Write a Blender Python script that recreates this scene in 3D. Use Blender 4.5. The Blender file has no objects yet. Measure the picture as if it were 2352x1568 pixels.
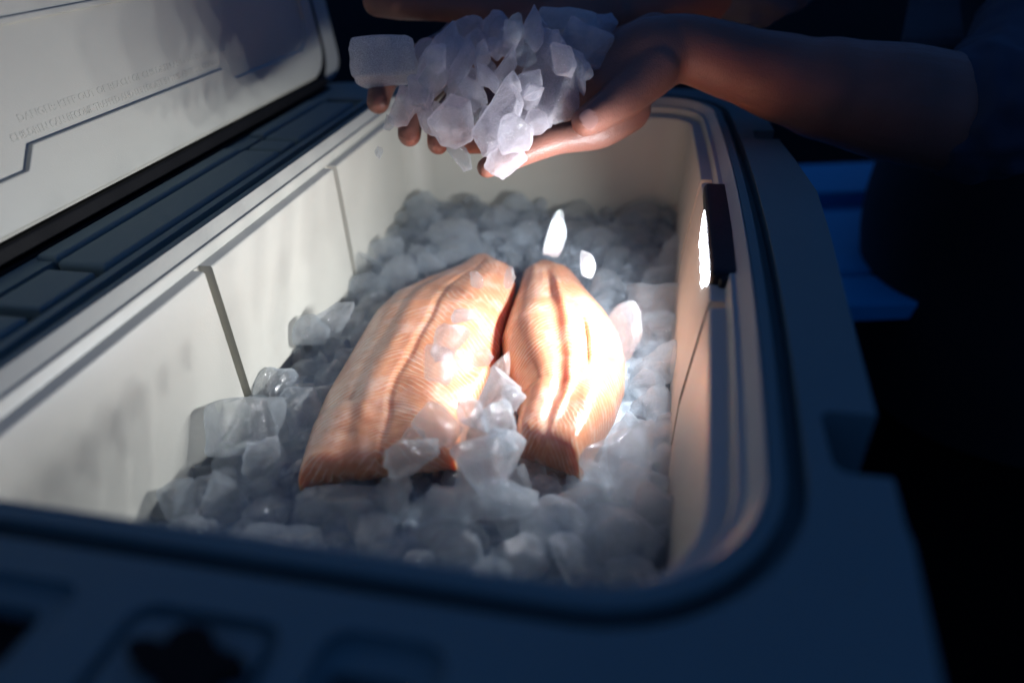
import bpy, bmesh, math, random
from mathutils import Vector, Matrix, Quaternion, noise
from mathutils.bvhtree import BVHTree
random.seed(7)
S = bpy.context.scene
COL = S.collection

# ------------------------------------------------------------ camera
CF = Vector((-0.18743763, 0.81994577, -0.54088452))
CR = Vector((0.97884352, 0.20191144, -0.03312293))
CU = Vector((-0.08205176, 0.5356498, 0.84044441))
CC = Vector((0.13478917, -0.14889251, 0.19194122))
FPX = 1595.12          # focal length in units of a 2352 x 1568 picture
cd = bpy.data.cameras.new("camera"); cam = bpy.data.objects.new("camera", cd); COL.objects.link(cam)
cam.matrix_world = Matrix((( CR.x, CU.x, -CF.x, CC.x), (CR.y, CU.y, -CF.y, CC.y), (CR.z, CU.z, -CF.z, CC.z), (0, 0, 0, 1)))
cd.sensor_width = 36; cd.lens = 36 * FPX / 2352; cd.clip_start = 0.01; cd.clip_end = 200
cd.dof.use_dof = True; cd.dof.focus_distance = 0.52; cd.dof.aperture_fstop = 2.2; cd.dof.aperture_blades = 9
S.camera = cam

def at(px, py, z):            # the point at height z seen at a place of the measured photograph
    d = CF + CR * ((px - 1176) / FPX) - CU * ((py - 784) / FPX)
    return CC + d * ((z - CC.z) / d.z)
def deep(px, py, s):          # the same at a depth s metres from the lens
    return CC + (CF + CR * ((px - 1176) / FPX) - CU * ((py - 784) / FPX)) * s

# ------------------------------------------------------------ world: deep blue dusk
W = bpy.data.worlds.new("World"); S.world = W; W.use_nodes = True
bg = W.node_tree.nodes["Background"]
bg.inputs[0].default_value = (0.10, 0.32, 1.0, 1); bg.inputs[1].default_value = 0.17
S.view_settings.view_transform = 'Standard'; S.view_settings.look = 'None'
S.view_settings.exposure = 0; S.view_settings.gamma = 1
LAMP_POWER = 1.2             # whole light bar, watts

cy = S.cycles
cy.use_denoising = True
cy.max_bounces = 18; cy.transmission_bounces = 8; cy.glossy_bounces = 4; cy.diffuse_bounces = 12; cy.transparent_max_bounces = 32
cy.caustics_refractive = True; cy.caustics_reflective = False; cy.blur_glossy = 0.2
cy.sample_clamp_indirect = 8.0
cy.time_limit = 1000; cy.use_adaptive_sampling = True; cy.adaptive_threshold = 0.03

# ------------------------------------------------------------ helpers
def tag(o, label=None, cat=None, group=None, kind=None):
    if label: o['label'] = label
    if cat: o['category'] = cat
    if group: o['group'] = group
    if kind: o['kind'] = kind
    return o
def empty(name, loc=(0, 0, 0)):
    o = bpy.data.objects.new(name, None); COL.objects.link(o); o.location = loc; o.empty_display_size = 0.02
    return o
def link(name, me, mat=None, parent=None):
    o = bpy.data.objects.new(name, me); COL.objects.link(o)
    if mat and not me.materials: me.materials.append(mat)
    if parent:
        o.parent = parent
        o.matrix_parent_inverse = parent.matrix_basis.inverted()
    return o
def mesh(name, verts, faces, smooth=False):
    me = bpy.data.meshes.new(name); me.from_pydata([tuple(v) for v in verts], [], faces); me.update()
    if smooth: me.polygons.foreach_set("use_smooth", [True] * len(me.polygons))
    return me
def frombm(name, bm, smooth=False):
    bmesh.ops.recalc_face_normals(bm, faces=bm.faces)
    me = bpy.data.meshes.new(name); bm.to_mesh(me); bm.free()
    if smooth: me.polygons.foreach_set("use_smooth", [True] * len(me.polygons))
    return me
def rrect(x0, x1, y0, y1, r, n=6):
    pts = []
    for cx, cyy, a0 in ((x1 - r, y0 + r, -90), (x1 - r, y1 - r, 0), (x0 + r, y1 - r, 90), (x0 + r, y0 + r, 180)):
        for k in range(n + 1):
            a = math.radians(a0 + 90 * k / n); pts.append((cx + r * math.cos(a), cyy + r * math.sin(a)))
    return pts
def prism_bm(pts, z0, z1, bm=None):
    bm = bm or bmesh.new()
    a = [bm.verts.new((x, y, z0)) for x, y in pts]; b = [bm.verts.new((x, y, z1)) for x, y in pts]
    n = len(pts)
    bm.faces.new(a[::-1]); bm.faces.new(b)
    for i in range(n): bm.faces.new((a[i], a[(i + 1) % n], b[(i + 1) % n], b[i]))
    bmesh.ops.recalc_face_normals(bm, faces=bm.faces)
    return bm
def ring_bm(inner, outer, z0, z1):
    bm = bmesh.new(); n = len(inner)
    L = [[bm.verts.new((p[0], p[1], z)) for p in pts] for pts, z in ((inner, z0), (outer, z0), (outer, z1), (inner, z1))]
    for k in range(4):
        A, B = L[k], L[(k + 1) % 4]
        for i in range(n): bm.faces.new((A[i], A[(i + 1) % n], B[(i + 1) % n], B[i]))
    bmesh.ops.recalc_face_normals(bm, faces=bm.faces)
    return bm
def boxbm(x0, x1, y0, y1, z0, z1, bevel=0.0, seg=2):
    bm = prism_bm([(x0, y0), (x1, y0), (x1, y1), (x0, y1)], z0, z1)
    if bevel: bmesh.ops.bevel(bm, geom=list(bm.edges), offset=bevel, segments=seg, affect='EDGES', profile=0.5)
    return bm
def evaluate(o):
    dg = bpy.context.evaluated_depsgraph_get(); dg.update()
    return bpy.data.meshes.new_from_object(o.evaluated_get(dg))
def cut(me, cutters):         # boolean difference, result is a plain mesh
    o = bpy.data.objects.new("work", me); COL.objects.link(o)
    tmp = [o]
    for c in cutters:
        cme = bpy.data.meshes.new("cutter"); c.to_mesh(cme); c.free()
        co = bpy.data.objects.new("cutter", cme); COL.objects.link(co); tmp.append(co)
        m = o.modifiers.new("b", 'BOOLEAN'); m.operation = 'DIFFERENCE'; m.solver = 'EXACT'; m.object = co
    bpy.context.view_layer.update()
    r = evaluate(o)
    for t in tmp: bpy.data.objects.remove(t)
    return r
def remesh(parts, voxel, smooth_it=6, fac=0.5, strength_disp=None):
    """union of many closed meshes -> one continuous surface"""
    bm = bmesh.new()
    for v, f in parts:
        vs = [bm.verts.new(p) for p in v]
        for q in f:
            try: bm.faces.new([vs[i] for i in q])
            except ValueError: pass
    bmesh.ops.recalc_face_normals(bm, faces=bm.faces)
    me = bpy.data.meshes.new("u"); bm.to_mesh(me); bm.free()
    o = bpy.data.objects.new("work", me); COL.objects.link(o)
    m = o.modifiers.new("r", 'REMESH'); m.mode = 'VOXEL'; m.voxel_size = voxel
    m = o.modifiers.new("s", 'SMOOTH'); m.iterations = smooth_it; m.factor = fac
    bpy.context.view_layer.update()
    r = evaluate(o); bpy.data.objects.remove(o)
    r.polygons.foreach_set("use_smooth", [True] * len(r.polygons))
    return r
def tube(pts, radii, n=20, flat=None, flatn=None):
    """tapered limb with round ends along a path; flat squeezes it along flatn"""
    P = [Vector(p) for p in pts]
    # resample with catmull-rom
    Q = []; R = []
    for i in range(len(P) - 1):
        p0 = P[max(i - 1, 0)]; p1 = P[i]; p2 = P[i + 1]; p3 = P[min(i + 2, len(P) - 1)]
        for k in range(6):
            t = k / 6
            Q.append(0.5 * ((2 * p1) + (p2 - p0) * t + (2 * p0 - 5 * p1 + 4 * p2 - p3) * t * t + (3 * p1 - p0 - 3 * p2 + p3) * t ** 3))
            tt = t * t * (3 - 2 * t); R.append(radii[i] * (1 - tt) + radii[i + 1] * tt)
    Q.append(P[-1]); R.append(radii[-1])
    T = [(Q[min(i + 1, len(Q) - 1)] - Q[max(i - 1, 0)]).normalized() for i in range(len(Q))]
    rings = []
    for k in (4, 3, 2, 1):
        a = k * math.pi / 2 / 5; rings.append((Q[0] - T[0] * R[0] * math.sin(a), R[0] * math.cos(a), T[0]))
    for q, r, t in zip(Q, R, T): rings.append((q, r, t))
    for k in (1, 2, 3, 4):
        a = k * math.pi / 2 / 5; rings.append((Q[-1] + T[-1] * R[-1] * math.sin(a), R[-1] * math.cos(a), T[-1]))
    V = []; F = []
    ref = Vector((0, 0, 1)) if flatn is None else Vector(flatn).normalized()
    for q, r, t in rings:
        a = ref - t * ref.dot(t)
        if a.length < 1e-3: a = Vector((1, 0, 0)) - t * t.x
        a.normalize(); b = t.cross(a)
        for j in range(n):
            th = 2 * math.pi * j / n
            V.append(q + a * math.cos(th) * r * (flat or 1) + b * math.sin(th) * r)
    m = len(rings)
    for i in range(m - 1):
        for j in range(n):
            F.append((i * n + j, i * n + (j + 1) % n, (i + 1) * n + (j + 1) % n, (i + 1) * n + j))
    F.append(tuple(range(n))[::-1]); F.append(tuple((m - 1) * n + j for j in range(n)))
    return V, F

def ruffle(me, fn):
    nr = [v.normal.copy() for v in me.vertices]
    co = [v.co.copy() for v in me.vertices]
    out = [x for c, q in zip(co, nr) for x in (c + q * fn(c))]
    me.vertices.foreach_set("co", out); me.update()

# ------------------------------------------------------------ materials
class NT:
    def __init__(s, name):
        s.m = bpy.data.materials.new(name); s.m.use_nodes = True; s.t = s.m.node_tree; s.t.nodes.clear()
        s.out = s.n('ShaderNodeOutputMaterial')
    def n(s, typ, **kw):
        nd = s.t.nodes.new(typ)
        for k, v in kw.items(): setattr(nd, k, v)
        return nd
    def l(s, a, b): s.t.links.new(a, b)
    def coord(s, out='Object', scale=(1, 1, 1)):
        tc = s.n('ShaderNodeTexCoord'); mp = s.n('ShaderNodeMapping'); mp.inputs['Scale'].default_value = scale
        s.l(tc.outputs[out], mp.inputs[0]); return mp.outputs[0]
    def noise(s, vec, scale, detail=4, rough=0.55, dist=0):
        nd = s.n('ShaderNodeTexNoise'); nd.inputs['Scale'].default_value = scale; nd.inputs['Detail'].default_value = detail
        nd.inputs['Roughness'].default_value = rough; nd.inputs['Distortion'].default_value = dist
        s.l(vec, nd.inputs['Vector']); return nd.outputs['Fac']
    def ramp(s, fac, stops):
        nd = s.n('ShaderNodeValToRGB'); e = nd.color_ramp.elements
        e[0].position, e[0].color = stops[0][0], (*stops[0][1], 1); e[1].position, e[1].color = stops[-1][0], (*stops[-1][1], 1)
        for p, c in stops[1:-1]:
            x = e.new(p); x.color = (*c, 1)
        s.l(fac, nd.inputs[0]); return nd.outputs[0]
    def math(s, op, a, b=None, c=None):
        nd = s.n('ShaderNodeMath', operation=op)
        for i, v in enumerate((a, b, c)):
            if v is None: continue
            if isinstance(v, (int, float)): nd.inputs[i].default_value = v
            else: s.l(v, nd.inputs[i])
        return nd.outputs[0]
    def mix(s, fac, a, b, blend='MIX'):
        nd = s.n('ShaderNodeMix', data_type='RGBA', blend_type=blend)
        for i, v in ((0, fac), (6, a), (7, b)):
            if isinstance(v, (int, float)): nd.inputs[i].default_value = v
            elif isinstance(v, tuple): nd.inputs[i].default_value = (*v, 1)
            else: s.l(v, nd.inputs[i])
        return nd.outputs[2]
    def bump(s, h, dist, strength=1.0, normal=None):
        nd = s.n('ShaderNodeBump'); nd.inputs['Distance'].default_value = dist; nd.inputs['Strength'].default_value = strength
        s.l(h, nd.inputs['Height'])
        if normal is not None: s.l(normal, nd.inputs['Normal'])
        return nd.outputs[0]
    def bsdf(s, col=None, rough=0.5, **kw):
        nd = s.n('ShaderNodeBsdfPrincipled')
        if isinstance(col, tuple): nd.inputs['Base Color'].default_value = (*col, 1)
        elif col is not None: s.l(col, nd.inputs['Base Color'])
        if isinstance(rough, (int, float)): nd.inputs['Roughness'].default_value = rough
        else: s.l(rough, nd.inputs['Roughness'])
        for k, v in kw.items():
            k = k.replace('_', ' ')
            if hasattr(v, 'is_linked') or hasattr(v, 'links'): s.l(v, nd.inputs[k])
            else: nd.inputs[k].default_value = v
        return nd
    def done(s, sh): s.l(sh, s.out.inputs[0]); return s.m

def plastic(name, col, rough=0.45, grain=900, gd=0.00012, var=0.06, spec=0.5):
    t = NT(name); v = t.coord()
    f = t.noise(v, 14, 5); c = t.mix(f, tuple(x * (1 - var) for x in col), tuple(min(1, x * (1 + var)) for x in col))
    sc = t.noise(v, grain, 2)
    r = t.math('MULTIPLY_ADD', t.noise(v, 40, 6, 0.7), 0.22, rough - 0.1)
    b = t.bsdf(c, r, Specular_IOR_Level=spec); t.l(t.bump(sc, gd), b.inputs['Normal'])
    return t.done(b.outputs[0])
M_liner = plastic("white_liner_plastic", (0.46, 0.45, 0.395), 0.42)
M_navy = plastic("blue_grey_body_plastic", (0.19, 0.25, 0.235), 0.68, grain=500, gd=0.0002, spec=0.18)
M_rubber = plastic("black_rubber_and_shade", (0.006, 0.006, 0.007), 0.7, spec=0.15)  # rubber parts, also the dark fills in front holes and hinge gap
M_black = plastic("black_lamp_plastic", (0.008, 0.008, 0.009), 0.42, spec=0.3)
M_print = plastic("grey_print", (0.12, 0.12, 0.13), 0.5)
M_bluebox = plastic("bright_blue_plastic", (0.006, 0.36, 0.62), 0.5)

def ice_mat(name, cloud, tint=(0.84, 0.93, 1.0), rough=0.05, cover=0.5, frost_scale=120):
    t = NT(name)
    v = t.coord(); oi = t.n('ShaderNodeObjectInfo')
    off = t.n('ShaderNodeVectorMath', operation='ADD'); t.l(v, off.inputs[0])
    cmb = t.n('ShaderNodeCombineXYZ'); t.l(t.math('MULTIPLY', oi.outputs['Random'], 37.0), cmb.inputs[0]); t.l(t.math('MULTIPLY', oi.outputs['Random'], 11.0), cmb.inputs[1])
    t.l(cmb.outputs[0], off.inputs[1]); v = off.outputs[0]
    big = t.noise(v, 45, 4, 0.6, 0.4); fine = t.noise(v, frost_scale * 3, 3, 0.65)
    bumpn = t.bump(t.math('ADD', t.math('MULTIPLY', t.noise(v, 120, 5, 0.65), 1.0), t.math('MULTIPLY', fine, 0.25)), 0.0030, 1.0)
    soft = t.bump(big, 0.0015, 0.6)
    rg = t.ramp(t.noise(v, 60, 3), [(0.40, (rough * .5,) * 3), (0.7, (rough * 2.5,) * 3)])
    g = t.n('ShaderNodeBsdfPrincipled')
    g.inputs['Base Color'].default_value = (0.975, 0.988, 1.0, 1); t.l(rg, g.inputs['Roughness'])
    g.inputs['IOR'].default_value = 1.31; g.inputs['Transmission Weight'].default_value = 1.0
    t.l(bumpn, g.inputs['Normal'])
    # part of the light goes straight through
    tp = t.n('ShaderNodeBsdfTransparent'); tp.inputs[0].default_value = (0.975, 0.988, 1.0, 1)
    m0 = t.n('ShaderNodeMixShader'); m0.inputs[0].default_value = 0.70; t.l(g.outputs[0], m0.inputs[1]); t.l(tp.outputs[0], m0.inputs[2])
    # cloudy: light scattered by trapped air and by the rubbed surface
    ss = t.n('ShaderNodeBsdfDiffuse'); ss.inputs[0].default_value = (*tint, 1); t.l(soft, ss.inputs['Normal'])
    tr = t.n('ShaderNodeBsdfTranslucent'); tr.inputs[0].default_value = (*tint, 1)
    m1 = t.n('ShaderNodeMixShader'); m1.inputs[0].default_value = 0.5; t.l(ss.outputs[0], m1.inputs[1]); t.l(tr.outputs[0], m1.inputs[2])
    fac = t.ramp(big, [(0.40, (cloud[0],) * 3), (0.66, (cloud[1] * 1.25,) * 3)])
    vo = t.n('ShaderNodeTexVoronoi'); vo.feature = 'DISTANCE_TO_EDGE'; vo.inputs['Scale'].default_value = 75
    wv = t.n('ShaderNodeVectorMath', operation='ADD'); nz = t.n('ShaderNodeTexNoise'); nz.inputs['Scale'].default_value = 60; nz.inputs['Detail'].default_value = 4
    t.l(v, nz.inputs['Vector']); sc_ = t.n('ShaderNodeVectorMath', operation='SCALE'); sc_.inputs['Scale'].default_value = 0.022; t.l(nz.outputs['Color'], sc_.inputs[0])
    t.l(v, wv.inputs[0]); t.l(sc_.outputs[0], wv.inputs[1]); t.l(wv.outputs[0], vo.inputs['Vector'])
    crack = t.ramp(vo.outputs['Distance'], [(0.0, (1,) * 3), (0.035, (0.25,) * 3), (0.09, (0,) * 3)])
    fac = t.math('ADD', fac, t.math('MULTIPLY', crack, t.math('MULTIPLY', t.ramp(t.noise(v, 38, 3), [(0.42, (0,) * 3), (0.58, (1,) * 3)]), 0.35)))
    speck = t.ramp(t.noise(v, 420, 3, 0.7), [(0.60, (0,) * 3), (0.72, (1,) * 3)])
    fac = t.math('ADD', fac, t.math('MULTIPLY', speck, 0.08))
    lw = t.n('ShaderNodeLayerWeight'); lw.inputs[0].default_value = 0.35; t.l(soft, lw.inputs['Normal'])
    fac = t.math('MINIMUM', t.math('ADD', fac, t.math('MULTIPLY', t.math('POWER', lw.outputs['Facing'], 3.5), 0.42)), 0.9)  # bright outlines painted in by extra cloud at grazing edges
    m2 = t.n('ShaderNodeMixShader'); t.l(fac, m2.inputs[0]); t.l(m0.outputs[0], m2.inputs[1]); t.l(m1.outputs[0], m2.inputs[2])
    # wet skin
    gl = t.n('ShaderNodeBsdfGlossy'); t.l(t.ramp(t.noise(v, 90, 3, 0.6), [(0.42, (0.02,) * 3), (0.65, (0.22,) * 3)]), gl.inputs['Roughness']); glb = t.bump(t.noise(v, 150, 4, 0.6), 0.0016, 1.0, soft); t.l(glb, gl.inputs['Normal'])
    fr = t.n('ShaderNodeFresnel'); fr.inputs['IOR'].default_value = 1.45; t.l(glb, fr.inputs['Normal'])
    m3 = t.n('ShaderNodeMixShader'); geo = t.n('ShaderNodeNewGeometry'); t.l(t.math('MULTIPLY', fr.outputs[0], t.math('SUBTRACT', 1.0, geo.outputs['Backfacing'])), m3.inputs[0]); t.l(m2.outputs[0], m3.inputs[1]); t.l(gl.outputs[0], m3.inputs[2])
    return t.done(m3.outputs[0])
M_ice = ice_mat("clear_wet_ice", (0.01, 0.14))
M_icew = ice_mat("cloudy_ice", (0.05, 0.32))
M_icec = ice_mat("very_clear_ice", (0.0, 0.06), rough=0.03)
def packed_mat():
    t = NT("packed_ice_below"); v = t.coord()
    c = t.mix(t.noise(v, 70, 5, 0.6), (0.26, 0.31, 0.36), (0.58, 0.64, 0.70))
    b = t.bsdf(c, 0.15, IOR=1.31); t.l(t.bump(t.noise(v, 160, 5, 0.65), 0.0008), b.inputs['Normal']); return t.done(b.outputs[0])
M_iceb = packed_mat()

M_frost = ice_mat("frosted_ice", (0.08, 0.85), tint=(0.92, 0.93, 0.95))
M_held = ice_mat("held_ice_bounce_tint", (0.10, 0.42), tint=(0.95, 0.92, 1.0))  # lavender tint and extra cloud stand in for light bounced off the skin

def skin_mat():
    t = NT("skin"); v = t.coord()
    c = t.mix(t.noise(v, 35, 4), (0.17, 0.078, 0.060), (0.23, 0.112, 0.088))
    c = t.mix(t.ramp(t.noise(v, 9, 2), [(0.4, (0,) * 3), (0.7, (0.5,) * 3)]), c, (0.5, 0.2, 0.14))
    w = t.n('ShaderNodeTexVoronoi'); w.inputs['Scale'].default_value = 700; t.l(v, w.inputs['Vector'])
    wr = t.noise(t.coord(scale=(60, 260, 260)), 1.0, 4, 0.6)
    bn = t.bump(t.math('ADD', w.outputs['Distance'], t.math('MULTIPLY', wr, 1.6)), 0.00025, 0.8)
    b = t.bsdf(c, t.math('MULTIPLY_ADD', t.noise(v, 80, 3), 0.3, 0.25), Subsurface_Weight=0.25, Subsurface_Scale=0.006, Specular_IOR_Level=0.35)
    b.inputs['Subsurface Radius'].default_value = (1, 0.35, 0.2); t.l(bn, b.inputs['Normal'])
    return t.done(b.outputs[0])
M_skin = skin_mat()
def nail_mat():
    t = NT("fingernail"); b = t.bsdf((0.36, 0.19, 0.16), 0.22, Coat_Weight=0.3); return t.done(b.outputs[0])
M_nail = nail_mat()
def cloth_mat(name, col, sc=900):
    t = NT(name); v = t.coord()
    w1 = t.n('ShaderNodeTexWave'); w1.inputs['Scale'].default_value = sc; t.l(v, w1.inputs['Vector'])
    c = t.mix(t.noise(v, 20, 5), tuple(x * .8 for x in col), tuple(x * 1.2 for x in col))
    b = t.bsdf(c, 0.9, Sheen_Weight=0.1); t.l(t.bump(w1.outputs['Fac'], 0.0003, 0.5), b.inputs['Normal'])
    return t.done(b.outputs[0])
M_shirt = cloth_mat("dark_blue_shirt_cloth", (0.03, 0.045, 0.075))
M_cuff = cloth_mat("grey_sleeve_cloth", (0.10, 0.10, 0.11))
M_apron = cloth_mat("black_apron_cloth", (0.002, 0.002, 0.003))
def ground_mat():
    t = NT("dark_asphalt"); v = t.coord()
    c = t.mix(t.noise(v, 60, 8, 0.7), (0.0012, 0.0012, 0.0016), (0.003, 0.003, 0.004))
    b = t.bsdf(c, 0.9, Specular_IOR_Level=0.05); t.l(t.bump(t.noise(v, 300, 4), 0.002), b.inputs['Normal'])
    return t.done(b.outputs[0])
M_ground = ground_mat()

def fish_mat(name, seed):
    """flesh with thin pale connective lines that follow the muscle blocks; UV.x = across (0..1), UV.y = along (0..1)"""
    t = NT(name); uv = t.n('ShaderNodeUVMap'); uv.uv_map = "UVMap"
    sp = t.n('ShaderNodeSeparateXYZ'); t.l(uv.outputs[0], sp.inputs[0]); U, V = sp.outputs[0], sp.outputs[1]
    v3 = t.coord()
    s = t.math('ABSOLUTE', t.math('SUBTRACT', U, 0.5))
    wob = t.noise(v3, 22, 3)
    ph = t.math('ADD', t.math('ADD', t.math('MULTIPLY', V, 56.0), t.math('MULTIPLY', s, -15.0)), t.math('MULTIPLY', wob, 3.3 + seed))
    fr = t.math('FRACT', ph)
    ln = t.ramp(fr, [(0.0, (1,) * 3), (0.12, (0.85,) * 3), (0.26, (0,) * 3), (0.84, (0,) * 3), (1.0, (1,) * 3)])
    brk = t.ramp(t.noise(v3, 60, 4), [(0.36, (0.10,) * 3), (0.60, (1,) * 3)])
    zone = t.ramp(t.math('ADD', U, t.math('MULTIPLY', t.noise(v3, 12, 2), 0.3)), [(0.25, (1,) * 3), (0.55, (0.6,) * 3), (0.8, (0.7,) * 3), (1.0, (0.9,) * 3)])
    lines = t.math('MULTIPLY', t.math('MULTIPLY', ln, brk), zone)
    flesh = t.mix(t.noise(v3, 26, 5, 0.6), (0.62, 0.215, 0.10), (0.74, 0.36, 0.20))
    # darker, browner band along the middle seam
    band = t.ramp(t.math('ADD', U, t.math('MULTIPLY', t.math('SUBTRACT', wob, 0.5), 0.16)), [(0.12, (0,) * 3), (0.24, (0.75,) * 3), (0.34, (0.1,) * 3), (0.55, (0.0,) * 3)])
    flesh = t.mix(t.math('MULTIPLY', band, 0.45), flesh, (0.50, 0.20, 0.11))
    seam = t.ramp(t.math('ADD', U, t.math('MULTIPLY', t.math('SUBTRACT', wob, 0.5), 0.10)), [(0.505, (0,) * 3), (0.525, (1,) * 3), (0.55, (0,) * 3)])
    flesh = t.mix(t.math('MULTIPLY', seam, 0.4), flesh, (0.62, 0.17, 0.06))
    tip = t.ramp(V, [(0.02, (1,) * 3), (0.2, (0,) * 3)])
    flesh = t.mix(t.math('MULTIPLY', tip, 0.45), flesh, (0.46, 0.20, 0.16))
    col = t.mix(t.math('MULTIPLY', lines, 0.60), flesh, (0.92, 0.78, 0.62))
    film = t.ramp(t.noise(v3, 38, 6, 0.65), [(0.50, (0,) * 3), (0.70, (0.5,) * 3)])
    col = t.mix(film, col, (0.86, 0.66, 0.56))
    h = t.math('ADD', t.math('MULTIPLY', lines, 0.9), t.math('ADD', t.math('MULTIPLY', t.noise(v3, 400, 3, 0.5), 0.12), t.math('MULTIPLY', t.noise(v3, 90, 3, 0.5), 1.1)))
    bn = t.bump(h, 0.0004, 0.5)
    wet = t.bump(t.noise(v3, 300, 4, 0.6), 0.0011, 1.0, bn)
    b = t.bsdf(col, t.math('MULTIPLY_ADD', t.noise(v3, 90, 3), 0.25, 0.22), Subsurface_Weight=0.75, Subsurface_Scale=0.014, Specular_IOR_Level=0.6, Coat_Weight=1.0, Coat_Roughness=0.14)
    b.inputs['Subsurface Radius'].default_value = (1, 0.42, 0.2); t.l(bn, b.inputs['Normal']); t.l(wet, b.inputs['Coat Normal'])
    return t.done(b.outputs[0])

# ------------------------------------------------------------ setting
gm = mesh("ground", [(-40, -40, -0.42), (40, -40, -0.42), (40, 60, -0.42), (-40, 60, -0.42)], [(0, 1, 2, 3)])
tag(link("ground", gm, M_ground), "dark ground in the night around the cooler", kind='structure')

# ------------------------------------------------------------ the cooler
Wd, Ln = 0.18, 0.647
RIB = (0.2227, 0.4317)
YS = sorted(set([0.07 + (Ln - 0.13) * k / 46 for k in range(47)] + [r + d for r in RIB for d in (-.0055, -.0045, -.0036, 0, .0036, .0045, .0055)]))
CORN = {'nr': 0.062, 'fr': 0.052, 'fl': 0.05, 'nl': 0.055}
def perim(e, z=0.0, groove=0.0):
    """closed inner outline, inset by e; long sides carry the two divider slots"""
    out = []
    bR = 0.013 * max(0.0, 1 + z / 0.10) if z > -0.1 else 0.0
    par = lambda y: max(0.0, 1 - (2 * y / Ln - 1) ** 2)
    def gv(y):
        return sum(1 for r in RIB if abs(y - r) < 0.0041) * groove
    rn = CORN['nr']; rf = CORN['fr']; rl = CORN['fl']; rnl = CORN['nl']
    def arc(cx, cyy, r, a0, n=10):
        rr = max(r - e, 0.004)
        for k in range(n + 1):
            a = math.radians(a0 + 90 * k / n); out.append([cx + rr * math.cos(a), cyy + rr * math.sin(a)])
    arc(Wd - rn, rn, rn, -90)
    for y in YS:
        if rn < y < Ln - rf: out.append([Wd - e + gv(y), y])
    arc(Wd - rf, Ln - rf, rf, 0)
    arc(-Wd + rl, Ln - rl, rl, 90)
    for y in reversed(YS):
        if rnl < y < Ln - rl: out.append([-Wd + e - gv(y), y])
    arc(-Wd + rnl, rnl, rnl, 180)
    for p in out:
        if e > 0 and p[1] < 0.06 and z > -0.15: p[1] -= e * 0.8 * (1 - p[1] / 0.06) * min(1.0, (z + 0.15) / 0.08)
        if p[0] > 0: p[0] += bR * par(p[1]) * min(1, p[0] / 0.14)
    return out
cooler = empty("cooler", (0, 0.3, -0.41))
tag(cooler, "blue-grey hard cooler with white liner standing open, full of crushed ice", "cooler")

PROF = [(-0.004, -0.0012, 0), (-0.0004, -0.0010, 0), (0.0003, -0.0006, 0), (0.0003, -0.0001, 0), (-0.0002, 0.0003, 0), (-0.0054, 0.0050, 0), (-0.0066, 0.0058, 0), (-0.0070, 0.0062, 0), (-0.0071, 0.0090, 0),
        (-0.0076, 0.0095, 0), (-0.0092, 0.0099, 0), (-0.0140, 0.0103, 0), (-0.0147, 0.0106, 0), (-0.0150, 0.0112, 0), (-0.0152, 0.0188, .0085), (-0.0158, 0.0197, .0095), (-0.0170, 0.0201, .0098),
        (-0.05, 0.0208, .010), (-0.09, 0.0214, .010), (-0.13, 0.022, .010), (-0.20, 0.0240, .010), (-0.235, 0.026, .006), (-0.245, 0.035, 0), (-0.247, 0.06, 0)]
V = []; F = []
for z, e, g in PROF:
    V += [(x, y, z) for x, y in perim(e, z, g)]
n = len(perim(0))
for i in range(len(PROF) - 1):
    for j in range(n): F.append((i * n + j, (i + 1) * n + j, (i + 1) * n + (j + 1) % n, i * n + (j + 1) % n))
F.append(tuple((len(PROF) - 1) * n + j for j in range(n)))
lm = mesh("liner", V, F, True); lm.set_sharp_from_angle(angle=math.radians(38))
link("liner", lm, M_liner, cooler)['label'] = "off-white moulded inner liner with stepped lip"

outer = [(-0.30, -0.125), (0.205, -0.125), (0.216, -0.115), (0.222, -0.05), (0.231, 0.037), (0.2305, 0.045), (0.2405, 0.205), (0.247, 0.30), (0.2505, 0.377), (0.244, 0.45), (0.238, 0.50), (0.234, 0.57), (0.226, 0.63), (0.20, 0.675), (0.16, 0.69), (-0.26, 0.70), (-0.30, 0.69)]
bodyme = frombm("body", prism_bm(outer, -0.41, 0.0))
cut_list = [prism_bm(perim(-0.0013), -0.38, 0.02),
            ring_bm(perim(-0.0075), perim(-0.0155), -0.013, 0.01),
            prism_bm(rrect(0.211, 0.26, 0.070, 0.109, 0.006), -0.05, 0.02),
            prism_bm(rrect(0.217, 0.26, 0.506, 0.532, 0.004), -0.05, 0.02),
            prism_bm(rrect(-0.116, -0.044, -0.088, -0.029, 0.008), -0.005, 0.02),
            prism_bm(rrect(-0.112, -0.0545, -0.060, -0.0375, 0.005), -0.07, 0.02),
            prism_bm(rrect(0.0445, 0.085, -0.086, -0.0285, 0.009), -0.005, 0.02),
            prism_bm(rrect(0.0485, 0.077, -0.082, -0.0395, 0.004), -0.07, 0.02),
            ring_bm(rrect(-0.018, 0.028, -0.096, -0.036, 0.006), rrect(-0.022, 0.032, -0.10, -0.031, 0.009), -0.005, 0.01),
            prism_bm([(-0.2485, -0.10), (-0.2025, -0.10), (-0.2025, 0.62), (-0.2485, 0.62)], -0.010, 0.02)]
bodyme = cut(bodyme, cut_list)
bo = link("body", bodyme, M_navy, cooler); bo['label'] = "blue-grey outer shell and flat rim"
bv = bo.modifiers.new("bevel", 'BEVEL'); bv.width = 0.0012; bv.segments = 2; bv.limit_method = 'ANGLE'; bv.angle_limit = math.radians(50)
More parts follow.
